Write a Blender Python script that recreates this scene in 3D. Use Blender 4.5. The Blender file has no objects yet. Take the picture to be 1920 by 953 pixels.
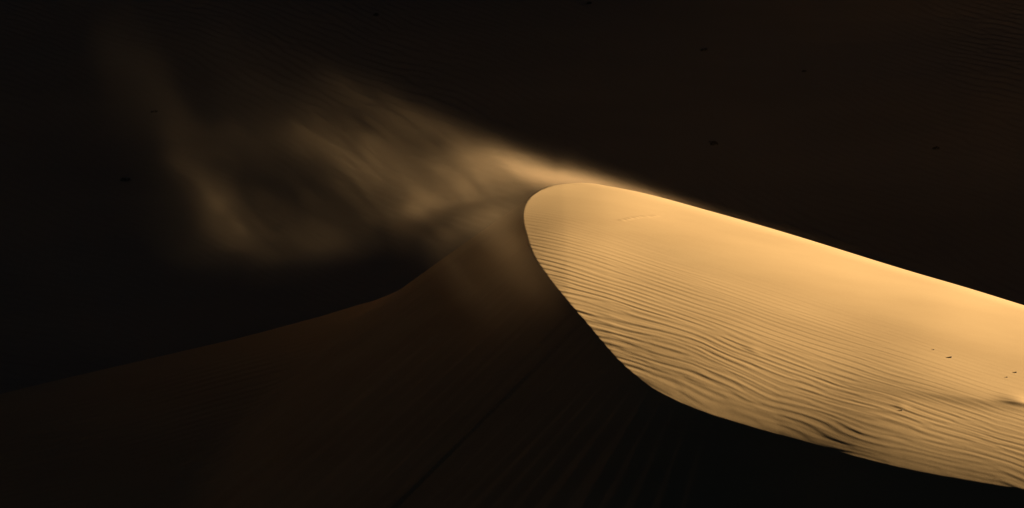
import bpy, math
import numpy as np

# ---------------------------------------------------------------- camera, sky, sun, exposure
sc = bpy.context.scene
COL = sc.collection
cam_d = bpy.data.cameras.new("camera"); cam_o = bpy.data.objects.new("camera", cam_d); COL.objects.link(cam_o)
cam_o.location = (0.0, -100.0, 18.34)
cam_o.rotation_euler = (math.radians(90 - 12.0), 0, 0)
cam_d.sensor_width = 36.0; cam_d.lens = 90.0; cam_d.clip_start = 0.5; cam_d.clip_end = 6000.0
sc.camera = cam_o

SUN_EL = math.radians(9.0)               # low evening sun
SUN_AZ = math.radians(80.0)              # from +Y (away from the camera) towards +X (right)
SUN_DIR = (math.cos(SUN_EL) * math.sin(SUN_AZ), math.cos(SUN_EL) * math.cos(SUN_AZ), math.sin(SUN_EL))

world = bpy.data.worlds.new("World"); sc.world = world; world.use_nodes = True
wn = world.node_tree.nodes; wl = world.node_tree.links
bg = wn["Background"]
sky = wn.new("ShaderNodeTexSky"); sky.sky_type = 'NISHITA'; sky.sun_disc = False
sky.sun_elevation = SUN_EL; sky.sun_rotation = SUN_AZ; sky.dust_density = 0.3; sky.ozone_density = 4.0
wl.new(sky.outputs[0], bg.inputs[0]); bg.inputs[1].default_value = 0.0014

sun_d = bpy.data.lights.new("sun", 'SUN'); sun_o = bpy.data.objects.new("sun", sun_d); COL.objects.link(sun_o)
sun_d.energy = 4.6; sun_d.angle = math.radians(0.5); sun_d.color = (1.0, 0.82, 0.52)
from mathutils import Vector
sun_o.rotation_euler = Vector(SUN_DIR).to_track_quat('Z', 'Y').to_euler()

sc.view_settings.view_transform = 'Standard'; sc.view_settings.look = 'None'
sc.view_settings.exposure = 1.95; sc.view_settings.gamma = 1.0
sc.cycles.use_denoising = True
sc.cycles.max_bounces = 6; sc.cycles.diffuse_bounces = 1; sc.cycles.volume_bounces = 2; sc.cycles.use_adaptive_sampling = False
sc.cycles.volume_step_rate = 1.0; sc.cycles.volume_max_steps = 128

# ---------------------------------------------------------------- terrain (metres; the dune's peak is near the origin)
F = 4800.0 / 1920.0                      # focal length / frame width
PITCH = math.radians(12.0)
CAM = (0.0, -100.0, 18.34)

def smooth(a, b, x):
    t = np.clip((x - a) / (b - a), 0, 1)
    return t * t * (3 - 2 * t)

def smax(a, b, k):
    h = np.clip(0.5 + 0.5 * (a - b) / k, 0, 1)
    return b + (a - b) * h + k * h * (1 - h)

def smin(a, b, k):
    return -smax(-a, -b, k)

def bilin(g, u, v):
    """sample a periodic grid g[v,u] at float cell coordinates"""
    H, W = g.shape
    u = np.mod(u, W); v = np.mod(v, H)
    i = np.floor(u).astype(np.int64); j = np.floor(v).astype(np.int64)
    fu = u - i; fv = v - j
    i0 = i % W; i1 = (i + 1) % W; j0 = j % H; j1 = (j + 1) % H
    return (g[j0, i0] * (1 - fu) * (1 - fv) + g[j0, i1] * fu * (1 - fv)
            + g[j1, i0] * (1 - fu) * fv + g[j1, i1] * fu * fv)

def soft_noise(seed, x, y, scale, stretch=1.0):
    """smooth noise in about -1..1, features 'scale' metres across (x stretched)"""
    rng = np.random.default_rng(seed)
    n = 256
    w = rng.standard_normal((n, n))
    f = np.fft.fftfreq(n)
    k2 = (f[:, None] ** 2 + f[None, :] ** 2)
    g = np.real(np.fft.ifft2(np.fft.fft2(w) * np.exp(-k2 * 2 * (math.pi * 1.6) ** 2)))
    g /= g.std() * 1.6
    return bilin(g, x / (scale * stretch) * 4 + 17.3, y / scale * 4 + 41.7)

def ripple_tile(seed, n, along, bw, tilt=0.05, lam=8.0):
    """wind ripples with natural forks: band-passed noise, crests along u, wavelength lam cells in v; returns phase and strength grids"""
    rng = np.random.default_rng(seed)
    w = rng.standard_normal((n, n)) + 0j
    fv = np.fft.fftfreq(n)[:, None]; fu = np.fft.fftfreq(n)[None, :]
    k0 = 1.0 / lam
    spec = np.exp(-((fv - k0) / (bw * k0)) ** 2 / 2) * np.exp(-((fu / k0) / along) ** 2 / 2)
    a = np.fft.ifft2(np.fft.fft2(w) * spec)
    m = np.abs(a) / np.abs(a).mean()
    return np.real(a / np.abs(a)) , np.imag(a / np.abs(a)), m

def ripple_height(tile, u, v, sharp=0.72):
    c = bilin(tile[0], u, v); s = bilin(tile[1], u, v); m = bilin(tile[2], u, v)
    ph = np.arctan2(s, c)
    r = np.sqrt(np.clip(c * c + s * s, 0, 1))
    k = sharp                       # 0: even waves, 0.6: slow rise and short steep lee side
    prof = -(np.sin(ph) + k * np.sin(2 * ph) / 2 + k * k * np.sin(3 * ph) / 3) * 0.55
    return prof * smooth(0.15, 0.75, m) * r

AX = math.radians(22.0)
def tq(x, y):
    """t runs down the dune's back to the right, q from the back towards the front"""
    dx = x - 2.0; dy = y + 0.0
    return dx * math.cos(AX) - dy * math.sin(AX), -dx * math.sin(AX) - dy * math.cos(AX)

AXIS_T = np.array([-60.0, -10.0, -6.0, -3.0, -1.5, 0.0, 1.5, 3.0, 4.5, 6.0, 8.0, 10.0, 12.0, 14.0, 16.0, 18.0, 20.0, 24.0, 30.0, 60.0])
AXIS_Z = np.array([4.181, 0.681, 0.401, 0.191, 0.086, -0.019, -0.099, -0.269, -0.612, -0.918, -1.34, -1.786, -2.255, -2.707, -3.098, -3.58, -4.007, -4.861, -6.142, -12.547])
def axis_z(t):
    # the knots rounded by a 1.3 m wide average, tabulated finely
    s = np.arange(-75, 75, 0.05)
    k = np.exp(-(np.arange(-5, 5.01, 0.05) / 1.3) ** 2); k /= k.sum()
    z = np.convolve(np.interp(np.arange(-80, 80.01, 0.05), AXIS_T, AXIS_Z), k, mode='valid')
    return np.interp(t, np.linspace(-75, 75.01, len(z)), z)

def windward(x, y):
    t, q = tq(x, y)
    qp = np.maximum(q, 0); qn = np.minimum(q, 0)
    front = np.where(qp < 18, qp ** 2, 324 + 36 * (qp - 18)) * 0.0184 * (1 - 0.34 * np.clip((t - 3.0) / 28.0, 0, 1))
    back = np.where(qn > -6, 0.07 * qn ** 2, 2.52 + 0.84 * (-qn - 6))
    back = np.where(qn > -6, back, 2.52 + 0.6 * (-qn - 6))
    return axis_z(t) - front - back

def windward_detail(x, y):
    t, q = tq(x, y)
    h = 0.06 * soft_noise(5, t, q, 7.0, 3.0) * smooth(-3, 2, q) * (1 - 0.9 * smooth(7, 12, q))
    h += 0.030 * soft_noise(6, t, q, 2.2, 6.0) * smooth(-0.5, 2, q)
    h += 0.008 * soft_noise(9, t, q, 1.2, 3.0) * smooth(4, 10, q)
    return h * smooth(1.5, 6.0, t)

BRINK = np.array([(70.0, 26.0), (57.22, 22.06), (39.44, 16.56), (25.0, 12.0), (17.42, 9.49), (13.18, 7.93), (10.0, 6.5), (7.39, 4.9), (5.86, 3.42), (4.63, 2.16), (3.48, 1.15), (2.64, 0.36), (2.03, -0.24), (1.69, -0.56), (1.58, -0.68), (1.47, -0.83), (1.29, -1.1), (1.11, -1.41), (0.96, -1.72), (0.83, -2.03), (0.71, -2.35), (0.62, -2.68), (0.54, -3.02), (0.48, -3.38), (0.43, -3.74), (0.4, -4.09), (0.38, -4.45), (0.38, -4.84), (0.4, -5.29), (0.44, -5.77), (0.5, -6.28), (0.57, -6.83), (0.66, -7.41), (0.78, -7.97), (0.95, -8.52), (1.15, -9.05), (1.35, -9.56), (1.57, -10.04), (1.79, -10.49), (2.0, -10.9), (2.19, -11.25), (2.36, -11.56), (2.55, -11.89), (2.75, -12.26), (2.96, -12.65), (3.17, -13.02), (3.37, -13.36), (3.56, -13.67), (3.79, -14.0), (4.07, -14.36), (4.39, -14.74), (4.75, -15.09), (5.18, -15.4), (5.65, -15.69), (6.16, -15.96), (6.72, -16.2), (7.32, -16.41), (7.92, -16.62), (8.5, -16.82), (9.09, -17.02), (9.66, -17.22), (10.24, -17.44), (10.8, -17.68), (11.37, -17.9), (11.94, -18.08), (12.51, -18.25), (13.08, -18.4), (13.64, -18.53), (14.2, -18.65), (14.79, -18.77), (15.24, -18.86), (15.72, -18.95), (16.84, -19.17), (18.7, -19.55), (21.2, -20.06), (24.68, -20.78), (27.83, -21.42), (31.97, -22.27), (41.33, -24.19), (61.43, -28.3), (86.76, -33.49), (105.01, -37.23)])            # plan points along the sharp edge, from behind the peak round the tip and down the front

def brink_distance(x, y):
    """signed distance to the brink (positive on the lee side) and the nearest brink point"""
    P = BRINK
    best = np.full(x.shape, 1e9); sx = np.zeros(x.shape); sy = np.zeros(x.shape); sg = np.zeros(x.shape)
    for i in range(len(P) - 1):
        ax, ay = P[i]; bx, by = P[i + 1]
        ex, ey = bx - ax, by - ay
        L = ex * ex + ey * ey
        t = np.clip(((x - ax) * ex + (y - ay) * ey) / L, 0, 1)
        px = ax + t * ex; py = ay + t * ey
        d = np.hypot(x - px, y - py)
        m = d < best
        cr = ex * (y - ay) - ey * (x - ax)
        best = np.where(m, d, best); sx = np.where(m, px, sx); sy = np.where(m, py, sy); sg = np.where(m, cr, sg)
    return best * np.where(sg < 0, 1.0, -1.0), sx, sy

ARM_X = np.array([-200, -60, -30, -25, -19.8, -15.0, -10.0, -5.0, -2.0, 3.0, 10.0, 40])
ARM_Z = np.array([-12.97, -12.97, -10.72, -9.59, -8.42, -7.38, -6.17, -4.76, -4.31, -4.04, -4.04, -4.04])
def arm_line(x):
    return 1.0 + 0.10 * (x + 5)      # y of the arm's crest

def arm(x, y):
    zc = np.interp(x, ARM_X, ARM_Z)
    zc = (zc + np.interp(x - 1.2, ARM_X, ARM_Z) + np.interp(x + 1.2, ARM_X, ARM_Z)) / 3
    d = arm_line(x) - y                # positive towards the front
    f = np.maximum(d, 0); b = np.maximum(-d, 0)
    return zc - (0.30 * f + 0.20 * (f - 4 + 4 * np.exp(-f / 4))) - 0.58 * b

def background(x, y):
    yy = y + 0.06 * x + 1.5 * soft_noise(21, x, y, 60)
    z = -22.0 + 0.5 * (yy - 31)
    flo = -20.5 + 1.2 * soft_noise(22, x, y, 45) + 0.0 * x
    z = smax(z, flo, 8.0)
    crest = 10.0 + 3.0 * soft_noise(23, x, y * 0, 70)
    # unseen rise added far right to keep the sun off the slope behind
    # a second one added to shade the near hollow; sun shines between them
    sx_ = smooth(95, 200, x)
    shade_spur = -20.0 + 60.0 * sx_ * np.maximum(smooth(36, 62, y), 1.5 * smooth(13, -20, y))
    return smax(smin(z, crest - 0.02 * (yy - 95), 5.0), shade_spur, 6.0)

RT_FACE = ripple_tile(11, 1024, 0.13, 0.20)
RT_WILD = ripple_tile(14, 1024, 0.26, 0.20)
RT_FINE = ripple_tile(12, 1024, 0.08, 0.13)
RT_BACK = ripple_tile(13, 1024, 0.30, 0.22)
LATE = 0.0

def face_ripples(x, y):
    t, q = tq(x, y)
    # the wavelength grows from ~0.2 m near the top to ~0.45 m near the foot
    qq = np.clip(q + 0.5, 0.0, 30)
    a, b = 0.140, 0.0165               # lam(q) = a + b q
    ph = np.log1p(b * qq / a) / b      # integral dq / lam
    wob = 1.2 * soft_noise(31, t, q, 3.2, 2.0) + 0.5 * soft_noise(32, t, q, 1.3, 1.6)
    ph = ph - 0.10 * t + wob * smooth(5, 12, q) * 1.0 + 0.5 * soft_noise(33, t, q, 6, 1.5)
    h = ripple_height(RT_FACE, t * 12.0, ph * 8.0)
    wild = smooth(6.5, 12, q + 1.5 * soft_noise(38, t, q, 4, 2))
    h = h * (1 - 0.6 * wild) + 0.50 * wild * ripple_height(RT_WILD, t * 14.0 + 77, ph * 7.0 + 11, 0.45)
    h = np.tanh(h * 1.3) / 1.3
    lam = a + b * qq
    h2 = ripple_height(RT_FINE, t * 9.0 + 300, ph * 8.0 * 1.7 + 55 + 6 * soft_noise(37, t, q, 2.0, 2.0), 0.5)
    h = h + 0.28 * h2
    edge = 0.0 + 0.17 * t + 1.0 * soft_noise(34, t, q, 5, 3)      # smooth wind-scoured top
    amp = smooth(edge, edge + 9.0, q) ** 1.3
    amp = np.maximum(amp, 0.24 * smooth(1.5, 4.0, q) * smooth(12, 1, t))
    amp *= 0.85 + 0.30 * soft_noise(35, t, q, 2.6, 2.5)
    amp = amp * (1 + 0.75 * smooth(8, 13, q))
    return h * lam * 0.040 * np.clip(amp, 0, 1.3)

def arm_ripples(x, y):
    d = arm_line(x) - y
    h = ripple_height(RT_FINE, x * 4.0 + 100, (d / 0.30 + 0.35 * soft_noise(36, x, y, 5)) * 8.0)
    return h * 0.030 * smooth(-2.0, -7.0, x) * smooth(0.5, 3.0, d)

def lee_streaks(d, sx, sy, x, y):
    # avalanche tracks: ridges that run straight down the slip face
    arc = (sx - sy) * 0.7
    arc = arc + 0.5 * soft_noise(43, x, y, 3)
    return 0.006 * soft_noise(41, (arc) * 1.0, d * 0.07 + 0 * arc, 0.55) * smooth(0.3, 2.5, d) + 0.013 * soft_noise(42, arc, d * 0.25, 2.0) * smooth(0.5, 3, d)

def dune_height(x, y, detail=True):
    d, sx, sy = brink_distance(x, y)
    W = windward(x, y)
    if detail:
        calm = 1 - 0.62 * smooth(2.0, 8.0, np.where(d > 0, sx, x)) * np.exp(-(np.maximum(-d, 0) / 1.2) ** 2)      # ripples die out over the brow
        W = W + (windward_detail(x, y) * (1 - 0.95 * smooth(2.0, 8.0, np.where(d > 0, sx, x)) * np.exp(-(np.maximum(-d, 0) / 2.5) ** 2)) + face_ripples(x, y) * calm + face_marks(x, y))
        e = windward(sx, sy) + windward_detail(sx, sy) * (1 - 0.95 * smooth(2.0, 8.0, sx)) + face_ripples(sx, sy) * (1 - 0.62 * smooth(2.0, 8.0, sx))
    else:
        e = windward(sx, sy)
    dp = np.maximum(d, 0)
    # the lower right edge is a rounded brow that rolls over into the slip face
    bx = [2, 3.5, 5, 7, 9, 11, 13, 15, 18, 22, 40]; bh = [0, .04, .11, .21, .29, .34, .38, .40, .42, .43, .43]
    brow = np.interp(sx, bx, bh)
    browx = np.interp(x, bx, bh)
    din = np.maximum(-d, 0)
    W = W - browx * np.exp(-din / 1.9) * (1 - smooth(3.0, 9.0, din))
    e = e - brow
    lee = e - (0.76 + 0.14 * smooth(4, 11, sx)) * dp
    A = arm(x, y)
    if detail:
        lee = lee + lee_streaks(dp, sx, sy, x, y) * (1 - 0.8 * smooth(5, 10, sx)) + lee_marks(x, y)
        A = A + arm_ripples(x, y) + 0.10 * soft_noise(51, x, y, 6, 1.5)
    z = np.where(d > 0, lee, W)
    z = smax(z, A, 0.55) if detail else smax(z, A, 0.55)
    z = np.where(d > -0.6, z, W)
    return smax(z, background(x, y), 2.5)

def face_marks(x, y):
    h = 0.0
    for (mx, my, ang, la, lb, hh) in MARKS:
        c, s = math.cos(ang), math.sin(ang)
        u = ((x - mx) * c + (y - my) * s) / la
        v = (-(x - mx) * s + (y - my) * c) / lb
        # a small step: builds up softly, drops off sharply
        h = h + hh * np.exp(-u * u) * np.where(v > 0, np.exp(-v * v * 0.35), np.exp(-(v * 3.0) ** 2))
    return h
MARKS = [(16.2, -14.95, -0.10, 2.6, 1.0, 0.08), (17.45, -15.05, -0.1, 0.6, 0.30, 0.07), (8.4, -13.05, -0.5, 0.30, 0.18, 0.013),
         (13.29, -15.65, -0.2, 0.22, 0.12, 0.012)]
for i in range(9):        # a short line of faint tracks on the smooth face
    MARKS.append((4.2 + 0.17 * i + 0.03 * (i % 2), -4.5 + 0.16 * i - 0.02 * i * (i > 5), 0.5, 0.09, 0.06, 0.016))

def lee_marks(x, y):
    # a slump scarp low on the dark slip face
    u = (x + 8.5) / 0.75; v = (y + 9.78 + 0.13 * (x + 8.5) + 0.05 * np.sin(x * 5)) / 0.10
    return -0.12 * np.exp(-u ** 4 - v * v)


def project(x, y, z):
    dx = x - CAM[0]; dy = y - CAM[1]; dz = z - CAM[2]
    c, s = math.cos(PITCH), math.sin(PITCH)
    fwd = dy * c - dz * s; up = dy * s + dz * c
    return 960 + dx / fwd * F * 1920, 476.5 - up / fwd * F * 1920
# ---------------------------------------------------------------- materials
def new_mat(name):
    m = bpy.data.materials.new(name); m.use_nodes = True
    return m, m.node_tree.nodes, m.node_tree.links

def sand_material(name, c0, c1, c2, grain=0.007, mott=0.35):
    m, n, l = new_mat(name)
    b = n["Principled BSDF"]; b.inputs["Roughness"].default_value = 0.95
    b.inputs["Specular IOR Level"].default_value = 0.12
    tc = n.new("ShaderNodeTexCoord")
    n1 = n.new("ShaderNodeTexNoise"); n1.inputs["Scale"].default_value = mott; n1.inputs["Detail"].default_value = 6
    n2 = n.new("ShaderNodeTexNoise"); n2.inputs["Scale"].default_value = 22.0; n2.inputs["Detail"].default_value = 5; n2.inputs["Roughness"].default_value = 0.7
    mp = n.new("ShaderNodeMapping"); mp.inputs["Rotation"].default_value = (0, 0, math.radians(17)); mp.inputs["Scale"].default_value = (0.3, 1, 1)
    l.new(tc.outputs["Object"], mp.inputs[0]); l.new(mp.outputs[0], n1.inputs[0]); l.new(tc.outputs["Object"], n2.inputs[0])
    r = n.new("ShaderNodeValToRGB")
    r.color_ramp.elements[0].position = 0.32; r.color_ramp.elements[0].color = (*c0, 1)
    r.color_ramp.elements[1].position = 0.70; r.color_ramp.elements[1].color = (*c2, 1)
    e = r.color_ramp.elements.new(0.5); e.color = (*c1, 1)
    mx = n.new("ShaderNodeMath"); mx.operation = 'MULTIPLY_ADD'; mx.inputs[1].default_value = 0.30
    sub = n.new("ShaderNodeMath"); sub.operation = 'SUBTRACT'; sub.inputs[1].default_value = 0.5
    l.new(n2.outputs[0], sub.inputs[0]); l.new(sub.outputs[0], mx.inputs[0]); l.new(n1.outputs[0], mx.inputs[2])
    l.new(mx.outputs[0], r.inputs[0]); l.new(r.outputs[0], b.inputs["Base Color"])
    n3 = n.new("ShaderNodeTexNoise"); n3.inputs["Scale"].default_value = 45.0; n3.inputs["Detail"].default_value = 3
    l.new(tc.outputs["Object"], n3.inputs[0])
    bp = n.new("ShaderNodeBump"); bp.inputs["Strength"].default_value = 0.5; bp.inputs["Distance"].default_value = grain
    l.new(n3.outputs[0], bp.inputs["Height"]); l.new(bp.outputs[0], b.inputs["Normal"])
    return m

SAND = sand_material("dune_sand", (0.50, 0.325, 0.165), (0.54, 0.355, 0.182), (0.58, 0.385, 0.20))
SAND_FAR = sand_material("far_sand", (0.38, 0.29, 0.195), (0.43, 0.325, 0.215), (0.48, 0.36, 0.235), 0.01, 0.12)

# ---------------------------------------------------------------- terrain sheets
def nonuniform(lo, hi, step, far_lo, far_hi, grow=1.12):
    a = list(np.arange(lo, hi + 1e-6, step))
    s = step; v = hi; up = []
    while v < far_hi:
        s *= grow; v += s; up.append(v)
    s = step; v = lo; dn = []
    while v > far_lo:
        s *= grow; v -= s; dn.append(v)
    return np.array(dn[::-1] + a + up)

def sheet(name, xs, ys, fn, mat, turn=False):
    X, Y = np.meshgrid(xs, ys)
    if turn:                             # rows run along the dune's back, like the ripples
        T, Q = X, Y; c, s = math.cos(AX), math.sin(AX)
        X = 2.0 + T * c - Q * s; Y = -T * s - Q * c
    Z = fn(X, Y)
    ny, nx = X.shape
    me = bpy.data.meshes.new(name)
    co = np.stack([X, Y, Z], -1).reshape(-1).astype(np.float32)
    me.vertices.add(nx * ny); me.vertices.foreach_set("co", co)
    flip = turn
    i = (np.arange(ny - 1)[:, None] * nx + np.arange(nx - 1)[None, :])
    q = np.stack([i, i + nx, i + nx + 1, i + 1] if flip else [i, i + 1, i + nx + 1, i + nx], -1).reshape(-1).astype(np.int32)
    nf = (nx - 1) * (ny - 1)
    me.loops.add(nf * 4); me.loops.foreach_set("vertex_index", q)
    me.polygons.add(nf)
    me.polygons.foreach_set("loop_start", np.arange(0, nf * 4, 4, dtype=np.int32))
    me.polygons.foreach_set("use_smooth", np.ones(nf, dtype=bool))
    me.update(calc_edges=True)
    me.materials.append(mat)
    o = bpy.data.objects.new(name, me); COL.objects.link(o)
    o["kind"] = "structure"
    return o

def far_height(x, y):
    base = background(x, y)
    d = smooth(150, 500, np.hypot(x, y))
    rip = ripple_height(RT_BACK, (x * 0.84 - y * 0.54) * 8.0, ((y * 0.84 + x * 0.54) / 0.50 + 1.6 * soft_noise(61, x, y, 9)) * 8, 0.4)
    rip = rip * 0.065 * (0.75 + 0.45 * soft_noise(62, x, y, 14)) * (1 - smooth(120, 150, y)) * smooth(25, 35, y)
    big = 14 * soft_noise(63, x, y, 300) * d
    return base + rip + big + 0.5 * soft_noise(64, x, y, 9, 2.0) * smooth(20, 40, y)

rows = np.concatenate([nonuniform(-3.0, 15.6, 0.034, -750, 15.6, 1.08), np.arange(15.66, 24, 0.07), nonuniform(24.1, 24.2, 0.1, 24.05, 750, 1.10)[1:]])
rows = np.unique(np.round(rows, 4))
def near_height(x, y):
    return dune_height(x, y) - 3.0 * smooth(18, 30, y)      # dips under the slope behind
dune = sheet("dune", nonuniform(-24.0, 22.5, 0.075, -750, 750, 1.10), rows, near_height, SAND, True)
far = sheet("background_dune", nonuniform(-44, 44, 0.11, -900, 900, 1.12), nonuniform(28, 84, 0.15, 16.4, 1100, 1.12), far_height, SAND_FAR)

# ---------------------------------------------------------------- blown sand: one cloud of drifting grains over the crest
def cloud_hull(name, secs, n=20):
    vs, fs = [], []
    for (x, yc, zc, ry, rz) in secs:
        for k in range(n):
            a = 2 * math.pi * k / n
            vs.append((x, yc + ry * math.cos(a), zc + rz * math.sin(a)))
    for i in range(len(secs) - 1):
        for k in range(n):
            a, b = i * n + k, i * n + (k + 1) % n
            fs.append((a, b, b + n, a + n))
    fs.append(tuple(range(n))); fs.append(tuple((len(secs) - 1) * n + k for k in range(n))[::-1])
    me = bpy.data.meshes.new(name); me.from_pydata(vs, [], fs); me.update()
    import bmesh
    bm = bmesh.new(); bm.from_mesh(me); bmesh.ops.recalc_face_normals(bm, faces=bm.faces); bm.to_mesh(me); bm.free()
    o = bpy.data.objects.new(name, me); COL.objects.link(o)
    return o

# wisps: x, y, z (metres), half length, half width, half depth, tilt in the upright plane (degrees), density
WISPS = [(2.41, 3.6, -0.58, 1.66, 0.25, 1.4, -8, 0.19), (0.87, 3.4, -0.18, 2.08, 0.46, 1.6, -14, 0.12), (-0.97, 1.5, 0.03, 2.5, 0.75, 2.2, -8, 0.032), (-2.35, 0.8, -0.72, 2.18, 0.62, 2.4, 16, 0.026), (-4.27, 0.8, 0.0, 2.29, 0.67, 2.4, -46, 0.014), (-1.71, 1.5, 1.18, 3.54, 0.54, 2.4, -25, 0.011), (-4.92, 1.5, 2.2, 2.7, 0.92, 2.4, -36, 0.0032), (3.72, 3.4, -0.83, 2.08, 0.17, 1.2, -13, 0.22), (6.13, 3.2, -1.33, 2.08, 0.12, 1.2, -17, 0.09), (9.59, 2.6, -2.21, 3.33, 0.1, 1.2, -17, 0.02), (-14.75, 1, 3.63, 2.91, 0.92, 2.6, -60, 0.0008), (-13.01, 1, 0.94, 2.5, 0.58, 2.6, -66, 0.0026), (-11.88, 1, -0.69, 1.46, 0.35, 2.4, -62, 0.0085), (-10.95, 1, -2.0, 1.56, 0.42, 2.4, -45, 0.0085), (-9.22, 0.8, -2.5, 2.5, 0.79, 2.6, -10, 0.003), (-8.53, 1, 1.42, 3.74, 1.04, 2.6, 2, 0.0028), (-6.62, 1, 0.72, 2.29, 0.71, 2.6, -38, 0.005), (-5.14, 1, -0.69, 2.29, 0.71, 2.6, -46, 0.0055), (-7.68, 0.5, -1.35, 4.58, 1.66, 2.6, 4, 0.0028), (-5.76, 0.3, -2.4, 4.16, 0.83, 2.6, 12, 0.0034), (-10.49, 0.5, -3.32, 3.12, 1.25, 2.6, -20, 0.001), (-8.92, 1, 3.09, 3.74, 1.46, 2.6, -36, 0.001), (-0.7, -6, -0.18, 1.66, 0.54, 1.4, 24, 0.04), (-0.2, -7.5, -0.89, 1.87, 0.71, 1.3, -48, 0.024), (0.58, -10, -1.64, 2.29, 0.83, 1.3, -46, 0.014), (-2.63, -5, -1.31, 2.08, 0.54, 1.6, 36, 0.01), (-1.73, -10, -2.04, 2.91, 1.04, 1.8, -28, 0.006)]

def cloud_material():
    m, n, l = new_mat("blown_sand")
    n.remove(n["Principled BSDF"]); out = n["Material Output"]
    tc = n.new("ShaderNodeTexCoord")
    # swirl the coordinates a little so that no wisp is a plain ellipse
    w = n.new("ShaderNodeTexNoise"); w.inputs["Scale"].default_value = 0.23; w.inputs["Detail"].default_value = 2
    l.new(tc.outputs["Object"], w.inputs[0])
    ws = n.new("ShaderNodeVectorMath"); ws.operation = 'SUBTRACT'; ws.inputs[1].default_value = (.5, .5, .5); l.new(w.outputs["Color"], ws.inputs[0])
    # the swirl grows with distance downwind of the crest
    sx = n.new("ShaderNodeSeparateXYZ"); l.new(tc.outputs["Object"], sx.inputs[0])
    gr = n.new("ShaderNodeMapRange"); gr.inputs[1].default_value = 2.0; gr.inputs[2].default_value = -14.0; gr.inputs[3].default_value = 0.0; gr.inputs[4].default_value = 3.0
    l.new(sx.outputs[0], gr.inputs[0])
    wm = n.new("ShaderNodeVectorMath"); wm.operation = 'SCALE'; l.new(ws.outputs[0], wm.inputs[0]); l.new(gr.outputs[0], wm.inputs["Scale"])
    p = n.new("ShaderNodeVectorMath"); p.operation = 'ADD'; l.new(tc.outputs["Object"], p.inputs[0]); l.new(wm.outputs[0], p.inputs[1])
    acc = None
    for (x, y, z, a, b, c, ang, dens) in WISPS:
        mp = n.new("ShaderNodeMapping"); mp.vector_type = 'TEXTURE'
        mp.inputs["Location"].default_value = (x, y, z); mp.inputs["Rotation"].default_value = (0, -math.radians(ang), 0)
        mp.inputs["Scale"].default_value = (a, c, b)
        l.new(p.outputs[0], mp.inputs[0])
        d = n.new("ShaderNodeVectorMath"); d.operation = 'DOT_PRODUCT'; l.new(mp.outputs[0], d.inputs[0]); l.new(mp.outputs[0], d.inputs[1])
        e = n.new("ShaderNodeMath"); e.operation = 'POWER'; e.inputs[0].default_value = 0.3679; l.new(d.outputs["Value"], e.inputs[1])
        s = n.new("ShaderNodeMath"); s.operation = 'MULTIPLY_ADD'; s.inputs[1].default_value = dens; l.new(e.outputs[0], s.inputs[0])
        if acc is not None: l.new(acc, s.inputs[2])
        else: s.inputs[2].default_value = 0.0
        acc = s.outputs[0]
    # drifting streaks, long across the wind's slant
    mp = n.new("ShaderNodeMapping"); mp.inputs["Rotation"].default_value = (0, math.radians(-42), 0)
    mp.vector_type = 'TEXTURE'; mp.inputs["Rotation"].default_value = (0, math.radians(40), 0); mp.inputs["Scale"].default_value = (2.6, 2.2, 0.42)
    l.new(p.outputs[0], mp.inputs[0])
    st = n.new("ShaderNodeTexNoise"); st.inputs["Scale"].default_value = 1.0; st.inputs["Detail"].default_value = 7; st.inputs["Roughness"].default_value = 0.70
    l.new(mp.outputs[0], st.inputs[0])
    mr = n.new("ShaderNodeMapRange"); mr.inputs[1].default_value = 0.36; mr.inputs[2].default_value = 0.66; mr.inputs[3].default_value = 0.15; mr.inputs[4].default_value = 2.1
    l.new(st.outputs[0], mr.inputs[0])
    # broad gusts open gaps in the veil
    gu = n.new("ShaderNodeTexNoise"); gu.inputs["Scale"].default_value = 0.34; gu.inputs["Detail"].default_value = 2; l.new(p.outputs[0], gu.inputs[0])
    gm = n.new("ShaderNodeMapRange"); gm.inputs[1].default_value = 0.36; gm.inputs[2].default_value = 0.62; gm.inputs[3].default_value = 0.50; gm.inputs[4].default_value = 1.4
    l.new(gu.outputs[0], gm.inputs[0])
    gx = n.new("ShaderNodeMath"); gx.operation = 'MULTIPLY'; l.new(mr.outputs[0], gx.inputs[0]); l.new(gm.outputs[0], gx.inputs[1])
    # close to the crest the grains fly as one even sheet, streaks part further downwind
    ev = n.new("ShaderNodeMapRange"); ev.inputs[1].default_value = 0.5; ev.inputs[2].default_value = -6.0; ev.inputs[3].default_value = 0.25; ev.inputs[4].default_value = 1.0
    l.new(sx.outputs[0], ev.inputs[0])
    mixn = n.new("ShaderNodeMix"); mixn.inputs[2].default_value = 1.0
    l.new(ev.outputs[0], mixn.inputs[0]); l.new(gx.outputs[0], mixn.inputs[3])
    mu = n.new("ShaderNodeMath"); mu.operation = 'MULTIPLY'; l.new(acc, mu.inputs[0]); l.new(mixn.outputs[0], mu.inputs[1])
    g = n.new("ShaderNodeMath"); g.operation = 'MULTIPLY'; g.inputs[1].default_value = 0.88; l.new(mu.outputs[0], g.inputs[0])
    v = n.new("ShaderNodeVolumePrincipled")
    v.inputs["Color"].default_value = (0.97, 0.68, 0.42, 1); v.inputs["Anisotropy"].default_value = 0.25
    l.new(g.outputs[0], v.inputs["Density"])
    l.new(v.outputs[0], out.inputs["Volume"])
    try: m.volume_intersection_method
    except Exception: pass
    return m

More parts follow.
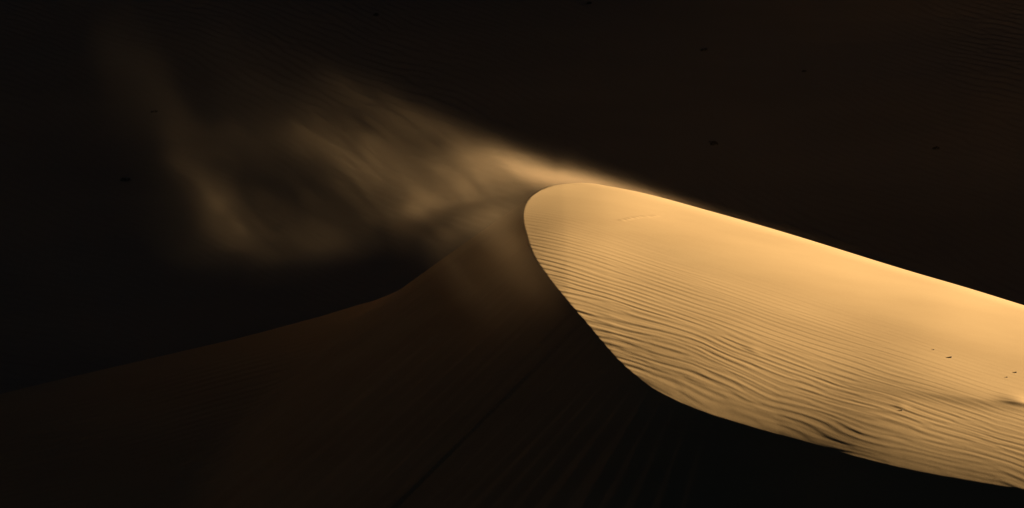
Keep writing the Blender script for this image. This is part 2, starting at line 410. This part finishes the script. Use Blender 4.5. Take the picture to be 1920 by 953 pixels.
hull = cloud_hull("blown_sand", [(-18.49, 1, 4.37, 2, 1.49), (-16.64, 0.8, 3.53, 4, 3.42), (-13.51, 0.5, 1.5, 5, 5.48), (-10.28, 0, 0.29, 5.5, 5.69), (-6.61, -0.5, -0.04, 6, 5.46), (-3.38, -1.5, -0.59, 7, 5.1), (-0.62, -4, -1.04, 10, 4.68), (1.02, -5, -1.29, 10.5, 4.18), (1.83, -5, -1.23, 10, 3.61), (2.83, 2.5, -0.48, 5, 1.27), (4.8, 2.8, -0.64, 4, 0.94), (7.43, 2.8, -1.36, 3.6, 1.0), (10.7, 2.6, -2.32, 3.2, 1.0), (14.85, 2.4, -3.39, 2.4, 0.67)])
hull.data.materials.append(cloud_material())
hull["kind"] = "stuff"
hull["label"] = "cloud of golden sand grains blowing off the sunlit crest to the left"
hull["category"] = "blown sand"

# ---------------------------------------------------------------- small things on the sand
import bmesh, random
def plain_mat(name, c0, c1, scale):
    m, n, l = new_mat(name)
    b = n["Principled BSDF"]; b.inputs["Roughness"].default_value = 0.9
    tx = n.new("ShaderNodeTexNoise"); tx.inputs["Scale"].default_value = scale; tx.inputs["Detail"].default_value = 4
    r = n.new("ShaderNodeValToRGB"); r.color_ramp.elements[0].color = (*c0, 1); r.color_ramp.elements[1].color = (*c1, 1)
    r.color_ramp.elements[0].position = 0.35; r.color_ramp.elements[1].position = 0.65
    tc = n.new("ShaderNodeTexCoord"); l.new(tc.outputs["Object"], tx.inputs[0]); l.new(tx.outputs[0], r.inputs[0]); l.new(r.outputs[0], b.inputs["Base Color"])
    return m
STONE = plain_mat("dark_stone", (0.05, 0.035, 0.022), (0.12, 0.085, 0.05), 14.0)
TWIG = plain_mat("dry_scrub", (0.14, 0.11, 0.07), (0.24, 0.19, 0.12), 9.0)
PALE = plain_mat("bleached_twig", (0.42, 0.38, 0.32), (0.55, 0.50, 0.43), 9.0)

def ground_z(fn, x, y):
    return float(fn(np.array([[x]]), np.array([[y]]))[0, 0])

def stone(x, y, r, label, seed):
    rnd = random.Random(seed)
    bm = bmesh.new(); bmesh.ops.create_icosphere(bm, subdivisions=2, radius=r)
    ax = [Vector((rnd.uniform(-1, 1), rnd.uniform(-1, 1), rnd.uniform(-1, 1))).normalized() for _ in range(7)]
    for v in bm.verts:
        for a in ax:                                 # chip flat faces off the lump
            d = v.co.dot(a) - r * 0.72
            if d > 0: v.co -= a * d * 0.9
        v.co.x *= 1.35; v.co.z *= 0.75
    me = bpy.data.meshes.new("stone"); bm.to_mesh(me); bm.free(); me.materials.append(STONE)
    o = bpy.data.objects.new("stone", me); COL.objects.link(o)
    o.location = (x, y, ground_z(dune_height, x, y) + r * 0.25); o.rotation_euler = (0, 0, rnd.uniform(0, 6))
    o["label"] = label; o["category"] = "stone"; o["group"] = "small dark stones on the sunlit face"

stone(15.50, -12.31, 0.044, "dark pebble on smooth sunlit sand, leftmost and darkest of the stones above the bright tongue", 1)
stone(17.71, -12.84, 0.036, "dark pebble on the sunlit face closest to the right edge of the photo", 2)
stone(17.32, -13.27, 0.026, "tiny brown pebble just below and left of the rightmost stone", 3)
stone(14.95, -11.90, 0.022, "faint tiny pebble highest up the smooth sunlit face", 4)
stone(13.29, -15.80, 0.028, "brown stone lying among the ripples below the smooth tongue of sand", 5)

def bush(x, y, w, h, label, seed, pale=False):
    rnd = random.Random(seed)
    z = ground_z(far_height, x, y)
    root = bpy.data.objects.new("scrub_bush", None); COL.objects.link(root); root.location = (x, y, z)
    root["label"] = label; root["category"] = "bush"; root["group"] = "low dark bushes on the shaded slope behind"
    def part(name, mat, n, w, h, thick):
        vs, fs = [], []
        def limb(p, d, L, t, depth):
            q = p + d * L
            s = d.cross(Vector((rnd.uniform(-1, 1), rnd.uniform(-1, 1), rnd.uniform(-1, 1)))).normalized(); u = d.cross(s)
            b = len(vs)
            for k in range(3):
                a = 2.094 * k; vs.append(p + (s * math.cos(a) + u * math.sin(a)) * t)
            for k in range(3):
                a = 2.094 * k; vs.append(q + (s * math.cos(a) + u * math.sin(a)) * t * 0.5)
            for k in range(3):
                fs.append((b + k, b + (k + 1) % 3, b + 3 + (k + 1) % 3, b + 3 + k))
            if depth:
                for _ in range(3):
                    limb(q, (d + Vector((rnd.uniform(-.8, .8), rnd.uniform(-.8, .8), rnd.uniform(-.3, .4)))).normalized(), L * 0.6, t * 0.6, depth - 1)
            elif not pale or name == "branches":
                for _ in range(3):                       # small stiff leaves
                    c = q + Vector((rnd.uniform(-1, 1), rnd.uniform(-1, 1), rnd.uniform(-1, 1))) * L * 0.5
                    e = Vector((rnd.uniform(-1, 1), rnd.uniform(-1, 1), rnd.uniform(-1, 1))).normalized() * 0.035
                    g = Vector((rnd.uniform(-1, 1), rnd.uniform(-1, 1), rnd.uniform(-1, 1))).normalized() * 0.022
                    b = len(vs); vs.extend([c - e, c + g, c + e, c - g]); fs.append((b, b + 1, b + 2, b + 3))
        for i in range(n):
            a = rnd.uniform(0, 6.283); lean = rnd.uniform(0.2, 1.0)
            d = Vector((math.cos(a) * lean * w / h, math.sin(a) * lean * 0.7, 0.8)).normalized()
            limb(Vector((rnd.uniform(-.15, .15) * w, rnd.uniform(-.1, .1) * w, -0.03)), d, h * rnd.uniform(0.5, 0.8), thick, 2)
        me = bpy.data.meshes.new(name); me.from_pydata([tuple(v) for v in vs], [], fs); me.update(); me.materials.append(mat)
        o = bpy.data.objects.new(name, me); COL.objects.link(o); o.parent = root
        return o
    part("branches", TWIG, 16, w, h, 0.014)
    if pale:
        p = part("bleached_branch", PALE, 5, w * 0.4, h * 1.1, 0.02); p.location = (w * 0.35, 0, 0.02)
        p["label"] = "pale bleached dead branch"

bush(12.56, 66.50, 0.46, 0.16, "dark low bush near the top of the shaded slope, right of the photo's middle", 11)
bush(12.49, 56.98, 0.60, 0.19, "dark low bush on the shaded slope straight above the sunlit ridge, widest on that side", 12)
bush(-23.84, 55.31, 0.60, 0.18, "dark low bush with a pale bleached branch, far left on the shaded slope", 13, True)
bush(-9.05, 69.93, 0.30, 0.14, "small dark bush near the top edge above the plume of blown sand", 14)
bush(26.32, 56.81, 0.46, 0.13, "flat dark bush near the right edge, lowest of those on the shaded slope", 15)
bush(5.20, 71.60, 0.38, 0.12, "small dark bush cut by the top edge of the photo", 16)
bush(18.94, 64.70, 0.26, 0.11, "tiniest dark bush in the upper right of the shaded slope", 17)
bush(-22.80, 61.64, 0.52, 0.11, "flat dark bush behind the faint far end of the blown sand", 18)
